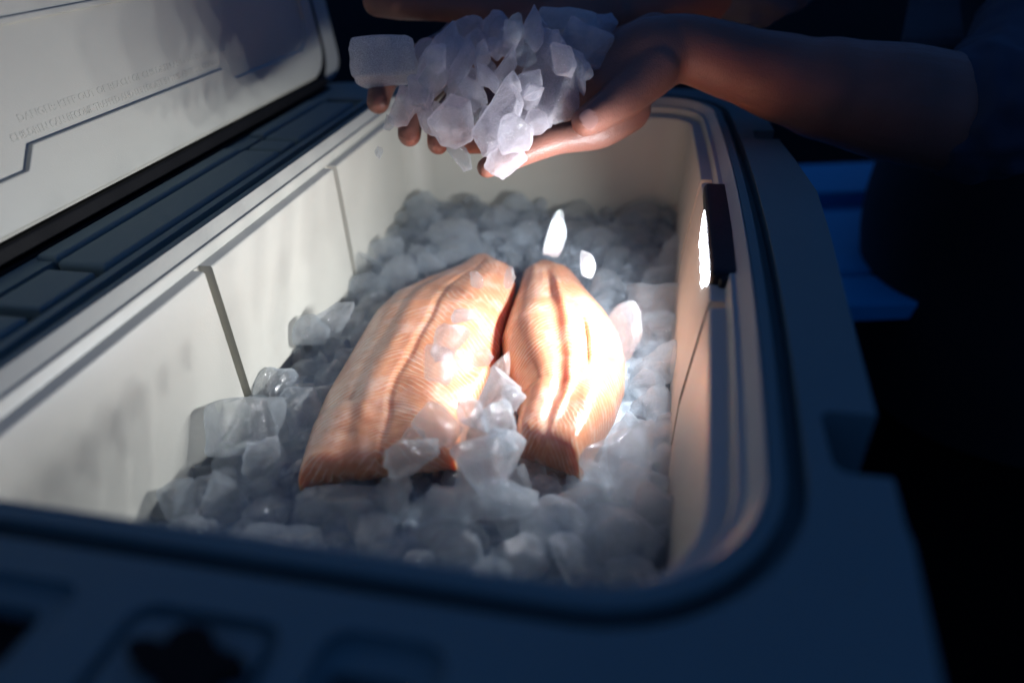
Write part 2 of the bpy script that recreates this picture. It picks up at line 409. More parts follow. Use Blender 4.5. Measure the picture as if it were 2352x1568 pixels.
# black blocks standing in for the deep shade of the rim's front holes
def blob(cx, cyy, rx, ry, seed):
    return [(cx + rx * math.cos(a) * (1 + .22 * math.sin(3 * a + seed)), cyy + ry * math.sin(a) * (1 + .18 * math.cos(2 * a + seed))) for a in [2 * math.pi * k / 22 for k in range(22)]]
for pts, z0, z1 in ((rrect(-0.1115, -0.055, -0.0595, -0.038, 0.004), -0.069, -0.014), (rrect(0.049, 0.0765, -0.0815, -0.040, 0.004), -0.069, -0.014)):
    link("hole_shade_fill", frombm("hole_shade_fill", prism_bm(pts, z0, z1)), M_rubber, cooler)
LP = [at(x, y, 0.003) for x, y in ((292,1500),(302,1474),(345,1470),(380,1482),(400,1455),(440,1438),(484,1448),(500,1486),(520,1502),(556,1510),(566,1536),(548,1558),(505,1560),(480,1610),(420,1660),(375,1620),(350,1556),(310,1534))]
link("latch_post", frombm("latch_post", prism_bm([(p.x, p.y) for p in LP], 0.0005, 0.005)), M_rubber, cooler)['label'] = "black rubber latch post on the front rim"
# hinge
for y0, y1 in ((-0.095, 0.125), (0.188, 0.425), (0.462, 0.600)):
    bm = boxbm(-0.2445, -0.2065, y0, y1, -0.0095, 0.0014, 0.0038, 4)
    link("hinge_barrel", frombm("hinge_barrel", bm, False), M_navy, cooler)
    bm = boxbm(-0.262, -0.2450, y0 + .003, y1 - .003, -0.004, 0.0036, 0.003, 3)
    link("hinge_arm", frombm("hinge_arm", bm, False), M_navy, cooler)
for y0, y1 in ((0.134, 0.180), (0.430, 0.456)):
    bm = boxbm(-0.243, -0.2075, y0, y1, -0.0095, 0.0010, 0.002, 2)
    link("hinge_bridge", frombm("hinge_bridge", bm, False), M_navy, cooler)

# lid, standing open on the left
LN = Vector((1, 0, 0.1)).normalized(); LO = Vector((-0.27, 0, 0.016)); LV = Vector((-0.1, 0, 1)).normalized()
LM = Matrix(((0, LV.x, LN.x, LO.x), (1, 0, 0, 0), (0, LV.z, LN.z, LO.z), (0, 0, 0, 1)))    # local x = y of the cooler, local y = up the lid, local z = towards the box
LM = Matrix(((0, LV.x, LN.x, LO.x), (1.0, 0.0, 0.0, LO.y), (0, LV.z, LN.z, LO.z), (0, 0, 0, 1)))
def lidpart(name, me, mat):
    me.transform(LM)
    if LM.determinant() < 0: me.flip_normals()
    return link(name, me, mat, cooler)
fl = rrect(-0.14, 0.757, -0.016, 0.44, 0.03, 8)
bm = prism_bm(fl, -0.055, -0.018); bmesh.ops.bevel(bm, geom=[e for e in bm.edges if abs(e.verts[0].co.z - e.verts[1].co.z) < 1e-6], offset=0.006, segments=3, affect='EDGES')
shell = lidpart("lid", frombm("lid", bm), M_liner); shell['label'] = "open lid with off-white inside"
gr = ring_bm(rrect(-0.13, 0.683, -0.006, 0.42, 0.036, 10), rrect(-0.136, 0.695, -0.013, 0.43, 0.042, 10), -0.018, -0.007)
lidpart("gasket", frombm("gasket", gr), M_rubber)['label'] = "black rubber seal round the lid plug"
for (v0, v1, n0, n1) in ((-0.0125, -0.0015, -0.020, 0.0005), (-0.030, -0.0140, -0.022, 0.003)):  # seal lips, also standing in for the dark of the hinge gap
    bm = boxbm(-0.13, 0.668, v0, v1, n0, n1, 0.0022, 3)
    lidpart("gasket_gap_fill", frombm("gasket_gap_fill", bm), M_rubber)
bm = prism_bm(rrect(-0.125, 0.678, 0.0, 0.41, 0.036, 10), -0.018, 0.0)
bmesh.ops.bevel(bm, geom=[e for e in bm.edges if e.verts[0].co.z > -1e-5 and e.verts[1].co.z > -1e-5], offset=0.003, segments=3, affect='EDGES')
field = [(-0.10, 0.033), (0.224, 0.033), (0.236, 0.047), (0.470, 0.047), (0.486, 0.035), (0.628, 0.035), (0.642, 0.043), (0.652, 0.062), (0.655, 0.38), (-0.10, 0.38)]
plug = cut(frombm("plug", bm), [prism_bm(field, -0.0045, 0.01)])
po = lidpart("lid_plug", plug, M_liner); bv = po.modifiers.new("bevel", 'BEVEL'); bv.width = 0.0010; bv.segments = 2; bv.limit_method = 'ANGLE'; bv.angle_limit = math.radians(40)
bm = boxbm(-0.09, 0.60, 0.117, 0.1215, -0.0060, -0.0022, 0.0012, 2); lidpart("rib", frombm("rib", bm), M_liner)
def words(txt, size, x, y):
    cu = bpy.data.curves.new("t", 'FONT'); cu.body = txt; cu.size = size; cu.extrude = 0.00015; cu.bevel_depth = 0.0001; cu.offset = 0.0001; cu.space_character = 1.0
    o = bpy.data.objects.new("t", cu); COL.objects.link(o); bpy.context.view_layer.update()
    me = evaluate(o); bpy.data.objects.remove(o)
    xs = [v.co.x for v in me.vertices]; w = max(xs) - min(xs)
    me.transform(Matrix.Translation((x, y, -0.00445))); return me, w
for txt, x0, x1, y in (("DANGER: KEEP OUT OF REACH OF CHILDREN AND TO PLASTIC.", 0.238, 0.472, 0.0612), ("CHILDREN CAN BECOME TRAPPED AND SUFFOCATE IN THIS AIRTIGHT COOLER.", 0.226, 0.474, 0.0515)):
    me, w = words(txt, 0.0066, 0, 0)
    k = (x1 - x0) / w
    me.transform(Matrix.Diagonal((k, 1.0, 1.0, 1))); me.transform(Matrix.Translation((x0, y, 0)))
    if LM.determinant() < 0: pass
    lidpart("embossed_text", me, M_liner)

# ------------------------------------------------------------ the light bar clipped to the right wall
lamp = empty("lamp", (0.178, 0.33, -0.03))
tag(lamp, "black clip-on light bar glowing white, hooked on the right liner wall", "lamp")
yA, yB = 0.247, 0.405
bm = boxbm(0.1705, 0.199, yA, yB, -0.032, -0.006, 0.004, 3)
link("housing", frombm("housing", bm), M_black, lamp)
for y in (yA - 0.004, yB - 0.002):
    link("end_cap", frombm("end_cap", boxbm(0.176, 0.194, y, y + 0.006, -0.030, -0.0085, 0.0025, 3)), M_black, lamp)
t = NT("lit_diffuser"); e_ = t.n('ShaderNodeEmission'); e_.inputs[0].default_value = (0.86, 0.90, 1, 1); e_.inputs[1].default_value = 30
M_emit = t.done(e_.outputs[0])
NL = 6; step = (yB - yA - 0.03) / NL
bm = bmesh.new(); bm.free()
pts = [(0.1705, yA + 0.004), (0.1705, yB - 0.030)]
segs = []
for k in range(NL * 4 + 1):
    y = yA + 0.006 + (yB - yA - 0.040) * k / (NL * 4)
    env = min(1, 4.0 * (yB - 0.034 - y) / 0.12) if y > yA + 0.03 else min(1.0, (y - yA) / 0.03 + .2)
    segs.append((y, (0.0027 + 0.0006 * math.cos(2 * math.pi * k / 4)) * max(0.12, env)))
V = []; F = []
for y, d in segs: V += [(0.1712, y, -0.0105), (0.1712 - d, y, -0.0120), (0.1712 - d * 1.1, y, -0.0285), (0.1712, y, -0.0300)]
for i in range(len(segs) - 1):
    for j in range(4): F.append((i * 4 + j, i * 4 + (j + 1) % 4, (i + 1) * 4 + (j + 1) % 4, (i + 1) * 4 + j))
F += [(0, 1, 2, 3)[::-1], tuple(len(V) - 4 + j for j in range(4))]
link("diffuser", mesh("diffuser", V, F), M_emit, lamp)['label'] = "glowing white light strip"
link("printed_mark", frombm("printed_mark", boxbm(0.1868, 0.1895, 0.303, 0.327, -0.0062, -0.0058)), M_print, lamp)
for k in range(NL):
    ld = bpy.data.lights.new("led", 'AREA'); ld.shape = 'RECTANGLE'; ld.size = 0.005; ld.size_y = 0.005
    ld.energy = LAMP_POWER / NL; ld.color = (0.93, 0.96, 1.0)
    ld.spread = math.radians(142); lo = bpy.data.objects.new("led", ld); COL.objects.link(lo)
    lo.location = (0.1665, yA + 0.014 + (yB - yA - 0.05) * k / (NL - 1), -0.020)
    d = Vector((-1, 0.0, -0.30)); lo.rotation_euler = d.to_track_quat('-Z', 'Y').to_euler()
    lo.parent = lamp; lo.matrix_parent_inverse = Matrix.Translation(-lamp.location)

# ------------------------------------------------------------ fish fillets
def interp(tab, v):
    for (a, x), (b, y) in zip(tab, tab[1:]):
        if v <= b: 
            t = (v - a) / (b - a); t = t * t * (3 - 2 * t) * 0.35 + t * 0.65
            return x.lerp(y, t) if hasattr(x, 'lerp') else x + (y - x) * t
    return tab[-1][1]
def fillet(name, Lp, Rp, zb, T, feats, mat, label):
    NV, NU = 260, 130
    Lt = [(v, at(x, y, zb + .008)) for v, x, y in Lp]; Rt = [(v, at(x, y, zb + .008)) for v, x, y in Rp]
    verts = []; uvs = []
    for i in range(NV + 1):
        v = i / NV; A = interp(Lt, v); B = interp(Rt, v)
        for j in range(NU + 1):
            u = j / NU; s = 2 * u - 1
            uu = u + 0.0
            p = A.lerp(B, uu)
            wd = (B - A).length
            ee = max(0, min(1, (v - .72) / .28)); prof = max(0, 1 - abs(s) ** (2.3 + 6 * ee)) ** (0.56 - .16 * ee)
            th = T * min(1, 0.35 + v * 2.2) * (0.80 + 0.2 * math.sin(v * 3.0))
            h = th * prof
            for (u0, v0, v1, wdt, dep, du) in feats:
                uc = u0 + du * (v - v0)
                a = max(0, min(1, (v - v0) / .08)) * max(0, min(1, (v1 - v) / .08))
                h += dep * a * math.exp(-((u - uc + 0.006 * math.sin(v * 13) + 0.012 * noise.noise(Vector((v * 7, u0 * 9, 1)))) / wdt) ** 2) * prof
            wob = noise.noise(Vector((u * 2.2, v * 5, zb * 50)))
            h += prof * (0.0022 * wob + 0.0004 * noise.noise(Vector((u * 12, v * 20, 7))))
            # soft shoulder at the cut end and at the thin tip
            h *= math.sqrt(1 - 0.25 * ((v - 0.965) / 0.035) ** 2) if v > 0.965 else 1
            verts.append(Vector((p.x, p.y, zb + h + 0.0015 * prof)))
            uvs.append((u, v))
    W1 = NU + 1; faces = []
    for i in range(NV):
        for j in range(NU): faces.append((i * W1 + j, (i + 1) * W1 + j, (i + 1) * W1 + j + 1, i * W1 + j + 1))
    # cut face
    base = len(verts); rows = 10
    for k in range(1, rows + 1):
        q = k / rows
        for j in range(W1):
            t0 = verts[NV * W1 + j]
            out = 0.0040 * math.sin(q * math.pi) ** 0.7 - 0.005 * q + 0.0012 * noise.noise(Vector((j * .09, q * 2, 5)))
            verts.append(Vector((t0.x, t0.y - out, t0.z + (zb - 0.006 - t0.z) * q + 0.0003 * math.sin(j * .9)))); uvs.append((uvs[NV * W1 + j][0], 1.0 + q * 0.05))
    def idx(k, j): return NV * W1 + j if k == 0 else base + (k - 1) * W1 + j
    for k in range(rows):
        for j in range(NU): faces.append((idx(k, j), idx(k + 1, j), idx(k + 1, j + 1), idx(k, j + 1)))
    # skirt down both sides and round the tip
    ring = [i * W1 for i in range(NV, -1, -1)] + [j for j in range(1, W1)] + [i * W1 + NU for i in range(1, NV + 1)]
    b2 = len(verts)
    for r in ring: verts.append(verts[r] + Vector((0, 0, -0.006))); uvs.append(uvs[r])
    for k in range(len(ring) - 1): faces.append((ring[k], b2 + k, b2 + k + 1, ring[k + 1]))
    me = mesh(name, verts, faces, True)
    ul = me.uv_layers.new(name="UVMap")
    vi = [0] * len(me.loops); me.loops.foreach_get("vertex_index", vi)
    flat = [c for i in vi for c in uvs[i]]; ul.data.foreach_set("uv", flat)
    ctr = sum((verts[i * W1 + NU // 2] for i in range(0, NV, 20)), Vector()) / (NV // 20)
    bm = bmesh.new(); bm.from_mesh(me); bmesh.ops.recalc_face_normals(bm, faces=bm.faces); bm.to_mesh(me); bm.free()
    o = link(name, me, mat); tag(o, label, "fish fillet", "raw fish fillets on the ice")
    return o
FL = fillet("fish_fillet",
    [(0, 1085, 583), (.05, 1040, 606), (.12, 965, 636), (.2, 900, 668), (.28, 858, 712), (.38, 822, 770), (.5, 782, 838), (.62, 742, 905), (.75, 714, 972), (.88, 698, 1035), (.96, 689, 1075), (1, 684, 1094)],
    [(0, 1125, 581), (.05, 1172, 602), (.12, 1184, 640), (.2, 1172, 690), (.28, 1160, 735), (.38, 1148, 790), (.5, 1125, 850), (.62, 1092, 905), (.75, 1068, 965), (.88, 1062, 1012), (.96, 1056, 1035), (1, 1048, 1052)],
    -0.123, 0.025,
    [(0.50, .10, 1.02, 0.026, -0.0011, 0.03), (0.22, .06, .97, 0.05, -0.0008, 0.08), (0.33, .1, 1.0, 0.06, 0.0008, 0.08), (0.72, .0, 1.0, 0.12, 0.0015, 0.0), (0.93, .30, .62, 0.06, -0.006, -0.1)],
    fish_mat("salmon_flesh", 0.0), "wide orange fish fillet on the left with pale ribbed muscle lines")
FR = fillet("fish_fillet",
    [(0, 1232, 600), (.06, 1203, 612), (.13, 1192, 650), (.22, 1168, 712), (.34, 1150, 770), (.46, 1156, 826), (.6, 1178, 880), (.75, 1190, 926), (.88, 1188, 965), (.95, 1184, 1000), (1, 1187, 1024)],
    [(0, 1262, 598), (.06, 1318, 618), (.13, 1356, 668), (.22, 1394, 712), (.34, 1424, 762), (.46, 1438, 815), (.6, 1436, 872), (.75, 1414, 935), (.88, 1380, 992), (.95, 1356, 1034), (1, 1332, 1074)],
    -0.123, 0.030,
    [(0.44, .05, 1.0, 0.06, -0.0024, -0.02), (0.53, .08, 1.0, 0.05, 0.0018, 0.0), (0.67, .36, .66, 0.016, -0.0040, 0.02), (0.20, .0, 1.0, 0.10, 0.0016, 0.05), (0.80, .1, .9, 0.10, 0.002, 0.0)],
    fish_mat("salmon_flesh_narrow", 0.7), "narrower fish fillet on the right, brightly lit beside the lamp, with a split along it")  # same flesh colours as the wide fillet, only the line wobble differs

# ------------------------------------------------------------ ice
def ice_mesh(seed, sx=1, sy=1, sz=1, cuts=9, rough=0.06, sub=4, bias=0.66, k=30.0):
    rnd = random.Random(seed)
    bm = bmesh.new(); bmesh.ops.create_icosphere(bm, subdivisions=sub, radius=1.0)
    planes = []
    for k in range(cuts):
        d = Vector((rnd.gauss(0, 1), rnd.gauss(0, 1), rnd.gauss(0, 1))).normalized(); planes.append((d, rnd.uniform(bias * .72, bias * 1.28)))
    o = Vector((seed * 3.1, seed * 1.7, 0))
    for v in bm.verts:
        d = v.co.normalized()
        r = 1.0 + 0.16 * noise.noise(d * 1.6 + o)
        rr = [r] + [h / d.dot(pn) for pn, h in planes if d.dot(pn) > 0.05]
        m = min(rr)
        r = -math.log(sum(math.exp(-k * (x - m)) for x in rr)) / k + m
        r += rough * noise.noise(d * 3.4 + o) + rough * 0.6 * noise.noise(d * 8 + o) + rough * 0.3 * noise.noise(d * 17 + o)
        v.co = Vector((d.x * sx, d.y * sy, d.z * sz)) * r
    me = frombm("ice_shape", bm, True); return me
SH = []
rnd = random.Random(3)
for k in range(18):
    SH.append(ice_mesh(k + 1, rnd.uniform(.85, 1.15), rnd.uniform(1.05, 1.6), rnd.uniform(.6, .9), cuts=rnd.randint(7, 13), rough=rnd.uniform(.06, .12), bias=rnd.uniform(.55, .74)))
def shard_mesh(seed, sx, sy, sz, npts, blocky=False):
    """broken chip: hull of scattered points, edges worn, faces slightly uneven"""
    rnd = random.Random(seed); bm = bmesh.new()
    if blocky:
        for x in (-1, 1):
            for y in (-1, 1):
                for z in (-1, 1): bm.verts.new((x * sx * rnd.uniform(.78, 1), y * sy * rnd.uniform(.78, 1), z * sz * rnd.uniform(.8, 1)))
    else:
        for k in range(npts):
            d = Vector((rnd.gauss(0, 1), rnd.gauss(0, 1), rnd.gauss(0, 1))).normalized() * rnd.uniform(.86, 1.08)
            t = 1 - 0.28 * max(0, d.y) * (seed % 3 != 0)
            bm.verts.new((d.x * sx * t, d.y * sy, d.z * sz * t))
    r = bmesh.ops.convex_hull(bm, input=bm.verts)
    bmesh.ops.delete(bm, geom=[v for v in bm.verts if not v.link_faces], context='VERTS')
    bmesh.ops.dissolve_limit(bm, angle_limit=math.radians(14), verts=bm.verts, edges=bm.edges)
    bmesh.ops.bevel(bm, geom=list(bm.edges), offset=(.22 if blocky else .075), segments=(4 if blocky else 2), affect='EDGES', profile=0.55, clamp_overlap=True)
    bmesh.ops.triangulate(bm, faces=bm.faces)
    for _ in range(2 if len(bm.faces) < 900 else 1):
        L = [e for e in bm.edges if e.calc_length() > 0.22]
        if L: bmesh.ops.subdivide_edges(bm, edges=L, cuts=1); bmesh.ops.triangulate(bm, faces=bm.faces)
    o = Vector((seed * 2.3, 0, seed))
    for v in bm.verts:
        n = v.co.normalized(); v.co += n * (0.10 * noise.noise(v.co * 1.7 - o) if blocky else 0); v.co += n * (0.075 * noise.noise(v.co * 2.6 + o) + 0.035 * noise.noise(v.co * 6 + o))
    bmesh.ops.recalc_face_normals(bm, faces=bm.faces)
    me = bpy.data.meshes.new("ice_shard"); bm.to_mesh(me); bm.free()
    me.polygons.foreach_set("use_smooth", [True] * len(me.polygons)); me.set_sharp_from_angle(angle=math.radians(32))
    return me
for k in range(18):
    SH.append(shard_mesh(k + 60, rnd.uniform(.92, 1.1), rnd.uniform(1.05, 1.2), rnd.uniform(.8, 1.0), rnd.randint(12, 20)))
for k in range(3): SH.append(shard_mesh(k + 90, 1.0, 1.0, .9, 0, True))
SHM = {}
def shape(k, mat):
    key = (k, mat.name)
    if key not in SHM:
        me = SH[k].copy(); me.materials.clear(); me.materials.append(mat); SHM[key] = me
    return SHM[key]
def ice(loc, size, rot, k, mat, label, group=None, name="ice_piece", scale3=None, cat="ice"):
    o = bpy.data.objects.new(name, shape(k % len(SH), mat)); COL.objects.link(o)
    o.location = loc; o.rotation_euler = rot
    o.scale = scale3 if scale3 else (size, size, size)
    tag(o, label, cat, group); return o

# bed surface height: level, heaped a little in the near middle between the fillet ends
HEAP = at(1150, 1110, -0.11)
def bedz(x, y):
    z = -0.135 + 0.010 * noise.noise(Vector((x * 14, y * 14, 0)))
    z += 0.014 * max(0, (y - 0.42) / 0.2)
    z += 0.004 * max(0, (0.16 - y) / 0.1)
    return z
# packed ice under the top layer: one uncountable mass
V = []; F = []; NX, NY = 160, 280
for i in range(NY + 1):
    for j in range(NX + 1):
        x = -0.168 + 0.334 * j / NX; y = 0.012 + 0.62 * i / NY
        c = noise.noise(Vector((x * 55, y * 55, 1.3))); c2 = noise.noise(Vector((x * 130, y * 130, 4)))
        V.append((x, y, bedz(x, y) - 0.012 + 0.012 * abs(c) + 0.004 * c2))
for i in range(NY):
    for j in range(NX): a = i * (NX + 1) + j; F.append((a, a + 1, a + NX + 2, a + NX + 1))
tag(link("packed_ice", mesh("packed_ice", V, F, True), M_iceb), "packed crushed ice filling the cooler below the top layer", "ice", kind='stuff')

# where fillets lie
fbv = []
for f in (FL, FR):
    fbv.append(BVHTree.FromPolygons([v.co for v in f.data.vertices], [p.vertices[:] for p in f.data.polygons]))
def fillet_top(x, y):
    for b in fbv:
        h = b.ray_cast(Vector((x, y, 0.1)), Vector((0, 0, -1)))
        if h[0]: return h[0].z
    return None
rnd = random.Random(21)
placed = []
LOOK = {"clear_wet_ice": "glassy", "cloudy_ice": "cloudy", "very_clear_ice": "see-through"}
def bedplace(x, y):
    """where in the bed, by landmarks one can find in the picture"""
    if y > 0.455:
        row = "in the row touching the far wall" if y > 0.575 else "two rows before the far wall" if y > 0.52 else "just behind the fillet tips"
        colm = "near the left corner" if x < -0.09 else "behind the wide fillet" if x < 0.015 else "behind the narrow fillet" if x < 0.085 else "near the right corner"
        return row + ", " + colm
    if y < 0.165:
        row = "close to the front rim" if y < 0.105 else "just before the fillet ends"
        colm = "at the left wall" if x < -0.10 else "below the wide fillet" if x < -0.02 else "around the heap" if x < 0.07 else "at the right wall"
        return row + ", " + colm
    far = "level with the fillet ends" if y < 0.24 else "by the fillet middles" if y < 0.35 else "by the fillet tips"
    if x > 0.05: return far + (", along the right wall" if x > 0.125 else ", touching the narrow fillet")
    return far + (", against the left wall" if x < -0.125 else ", between left wall and wide fillet")
tries = 0
while tries < 14000 and len(placed) < 330:
    tries += 1
    x = rnd.uniform(-0.158, 0.158); y = rnd.uniform(0.022, 0.612)
    r = rnd.choice((0.008, 0.010, 0.012, 0.014, 0.016, 0.019))
    if y < 0.2: r *= 1.1
    if any((x - a) ** 2 + (y - b) ** 2 < ((r + c) * 0.72) ** 2 for a, b, c in placed): continue
    inside = fillet_top(x, y) is not None and all(fillet_top(x + dx, y + dy) is not None for dx, dy in ((r, 0), (-r, 0), (0, r), (0, -r)))
    if inside: placed.append((x, y, r)); continue
    near = any(fillet_top(x + dx, y + dy) is not None for dx, dy in ((r, 0), (-r, 0), (0, r), (0, -r), (0, 0)))
    z = bedz(x, y) + rnd.uniform(-.004, .004) - (0.008 if near else 0)
    lim = 0.163 - r * 0.75; x = max(-lim, min(lim, x))
    placed.append((x, y, r))
    mat = M_ice if rnd.random() < .6 else (M_icew if rnd.random() < .6 else M_icec)
    s = r * rnd.uniform(1.2, 1.45)
    row = bedplace(x, y)
    kind = ("large", "mid-sized", "small")[0 if r > 0.0145 else 1 if r > 0.011 else 2]
    ice((x, y, z), s, (rnd.uniform(-.9, .9), rnd.uniform(-.9, .9), rnd.uniform(0, 6.28)), rnd.randrange(18) + (18 if rnd.random() < .5 else 0), mat,
        kind + " " + LOOK[mat.name] + " ice piece " + row, kind + " ice pieces in the bed, " + row)

# pieces one can single out: (px, py, height or depth, half-size, stretch, turn, shape, material, label)
def solo(p, s3, turn, k, mat, label, group, face=True):
    """half sizes s3 along picture-right, picture-up and depth; turn in degrees in the picture plane"""
    o = ice(p, 1, (0, 0, 0), k, mat, label, group, scale3=s3)
    B = Matrix((CR, CU, -CF)).transposed()
    o.rotation_euler = (B @ Matrix.Rotation(math.radians(turn), 3, 'Z')).to_euler()
    return o
PX = 1 / FPX
def big(px, py, z, w, h, turn, k, mat, label, group, depth=None, thick=.9):
    p = at(px, py, z) if depth is None else deep(px, py, depth)
    d = (p - CC).dot(CF)
    hw, hh = w * PX * d / 2 * 1.25, h * PX * d / 2 * 1.18
    return solo(p, (hw, hh, min(hw, hh) * thick * 1.2), turn, (18 + k % 18) if k < 30 else k + 6, mat, label, group)
BED = "distinct ice pieces on the bed and the fillets"
for a in (
 (562, 975, -.110, 140, 112, 5, 30, M_icec, "large clear block of ice at the left wall, glinting, level with the fillet ends"),
 (712, 760, -.112, 75, 70, 0, 5, M_icec, "round clear ice lump at the left wall, halfway along it"),
 (775, 735, -.112, 110, 70, 20, 7, M_ice, "oval ice piece touching the round lump at the left wall"),
 (1450, 1062, -.108, 235, 165, 12, 9, M_icec, "big sparkling ice chunk right of the narrow fillet's cut end"),
 (1130, 1060, -.098, 170, 190, 80, 11, M_icew, "tall whitish ice chunk heaped between the two cut ends"),
 (1120, 1195, -.118, 115, 115, 0, 3, M_icec, "clear round ice lump shining in front of the heap"),
 (1270, 1205, -.120, 170, 130, -25, 13, M_icew, "pale ice chunk right of the shining round lump"),
 (1020, 1180, -.122, 150, 120, 15, 8, M_ice, "grey ice chunk left of the shining round lump"),
 (1180, 1150, -.110, 110, 90, 0, 15, M_icew, "bright ice piece on top of the heap's right flank"),
 (1125, 905, -.082, 130, 105, -10, 6, M_icew, "lumpy bright ice piece in the gap between the fillets, topmost of the heap"),
 (1180, 915, -.084, 50, 60, 30, 1, M_icew, "small pinkish ice piece on the heap's right edge, against the narrow fillet"),
 (1090, 960, -.084, 85, 80, 40, 4, M_icew, "white ice piece below the topmost one in the gap"),
 (1148, 965, -.084, 76, 75, 0, 10, M_icew, "bright square ice piece in the gap beside the narrow fillet"),
 (1005, 975, -.084, 95, 85, -30, 12, M_icec, "glassy ice piece lying on the wide fillet's right edge"),
 (950, 1000, -.088, 60, 50, 10, 14, M_icec, "small see-through ice piece on the wide fillet, lower middle"),
 (955, 1052, -.090, 150, 85, 12, 16, M_icec, "flat see-through ice piece on the wide fillet's cut end"),
 (1150, 850, -.078, 40, 70, -25, 17, M_icec, "thin upright ice shard standing in the gap between fillets"),
 (1170, 655, -.085, 30, 75, -8, 3, M_icec, "slender ice shard lodged between the fillet tips"),
 (1104, 824, -.080, 48, 38, 5, 0, M_icec, "tiny crinkled ice bit on the wide fillet near its right edge"),
 (1093, 641, -.088, 32, 40, 20, 2, M_icec, "tiny clear ice bit on the wide fillet's tip"),
 (490, 1150, -.128, 140, 110, 0, 6, M_ice, "ice piece below the large clear block by the left wall"),
 (410, 1150, -.122, 90, 95, 10, 9, M_icec, "clear ice piece at the near end of the left wall"),
 (800, 1170, -.130, 230, 120, 6, 12, M_ice, "broad flat ice piece in front of the wide fillet's cut end"),
 (1510, 700, -.118, 110, 90, 0, 31, M_icec, "clear ice block against the right wall below the lamp"),
 (1540, 600, -.112, 48, 120, -5, 7, M_ice, "upright ice sliver against the right wall, far side of the lamp"),
 (1050, 545, -.112, 120, 65, -10, 10, M_icec, "long smooth ice piece behind the wide fillet's tip"),
 (1095, 1010, -.098, 100, 95, 20, 0, M_ice, "glassy ice piece right below the white one in the gap"),
 (1150, 1045, -.096, 90, 110, -15, 3, M_icew, "cloudy ice piece touching the narrow fillet's cut corner"),
 (1062, 1105, -.106, 100, 90, 10, 6, M_ice, "glassy ice piece on the heap's left flank beside the wide fillet's cut"),
 (1200, 1115, -.112, 90, 80, 35, 9, M_icec, "see-through ice piece on the heap under the narrow fillet's cut end"),
 (1150, 1150, -.108, 120, 90, -5, 15, M_icew, "pale ice piece on the heap's front slope above the shining round lump"),
 (1335, 1160, -.120, 110, 90, 25, 12, M_ice, "ice piece between the pale chunk and the big sparkling chunk"),
 (1050, 1250, -.124, 110, 90, -20, 7, M_ice, "ice piece at the front foot of the heap, left side"),
 (1200, 1280, -.124, 120, 90, 10, 10, M_ice, "ice piece at the front foot of the heap, right side"),
 (1400, 1240, -.124, 120, 110, 0, 14, M_ice, "ice piece in front of the big sparkling chunk"),
 (1500, 1180, -.122, 110, 130, 15, 5, M_icew, "cloudy ice piece by the right wall before the big sparkling chunk"),
 (905, 1140, -.120, 110, 80, 0, 4, M_icec, "clear ice piece directly before the wide fillet's cut, middle"),
 (620, 1060, -.120, 110, 110, 30, 16, M_ice, "glassy ice piece between the large clear block and the wide fillet"),
 ):
    px, py, z, w, h, tn, k, mt, lb = a; big(px, py, z, w, h, tn, k, mt, lb, BED)
FALL = "ice pieces falling from the hands"
for a in (
 (1276, 540, .52, 42, 105, -12, 5, M_icec, "long bright ice sliver falling above the narrow fillet's tip"),
 (1350, 606, .50, 42, 58, 20, 8, M_icec, "white ice bit falling just right of the long sliver"),
 (1422, 755, .43, 84, 135, -18, 13, M_ice, "large dazzling ice flake falling over the narrow fillet's right edge"),
 (1035, 790, .43, 92, 92, -30, 9, M_icec, "wide see-through ice flake falling over the middle of the wide fillet"),
 (1010, 835, .435, 66, 90, 5, 12, M_icec, "pinkish see-through ice flake overlapping the flake above the wide fillet"),
 (1062, 727, .45, 52, 34, 5, 1, M_icew, "small bright ice bit falling above the see-through flakes"),
 (870, 353, .56, 26, 26, 0, 4, M_icec, "tiny ice bit falling left of the finger tips"),
 (888, 282, .565, 30, 32, 0, 6, M_icec, "tiny crinkled ice bit slipping under the leftmost finger tip"),
 (1058, 365, .555, 44, 78, 28, 15, M_icec, "thin pinkish ice sliver dropping beside the lower finger tip"),
 ):
    px, py, d, w, h, tn, k, mt, lb = a; big(px, py, None, w, h, tn, k, mt, lb, FALL, depth=d, thick=.5)
HELD = "ice pieces held in the two hands"
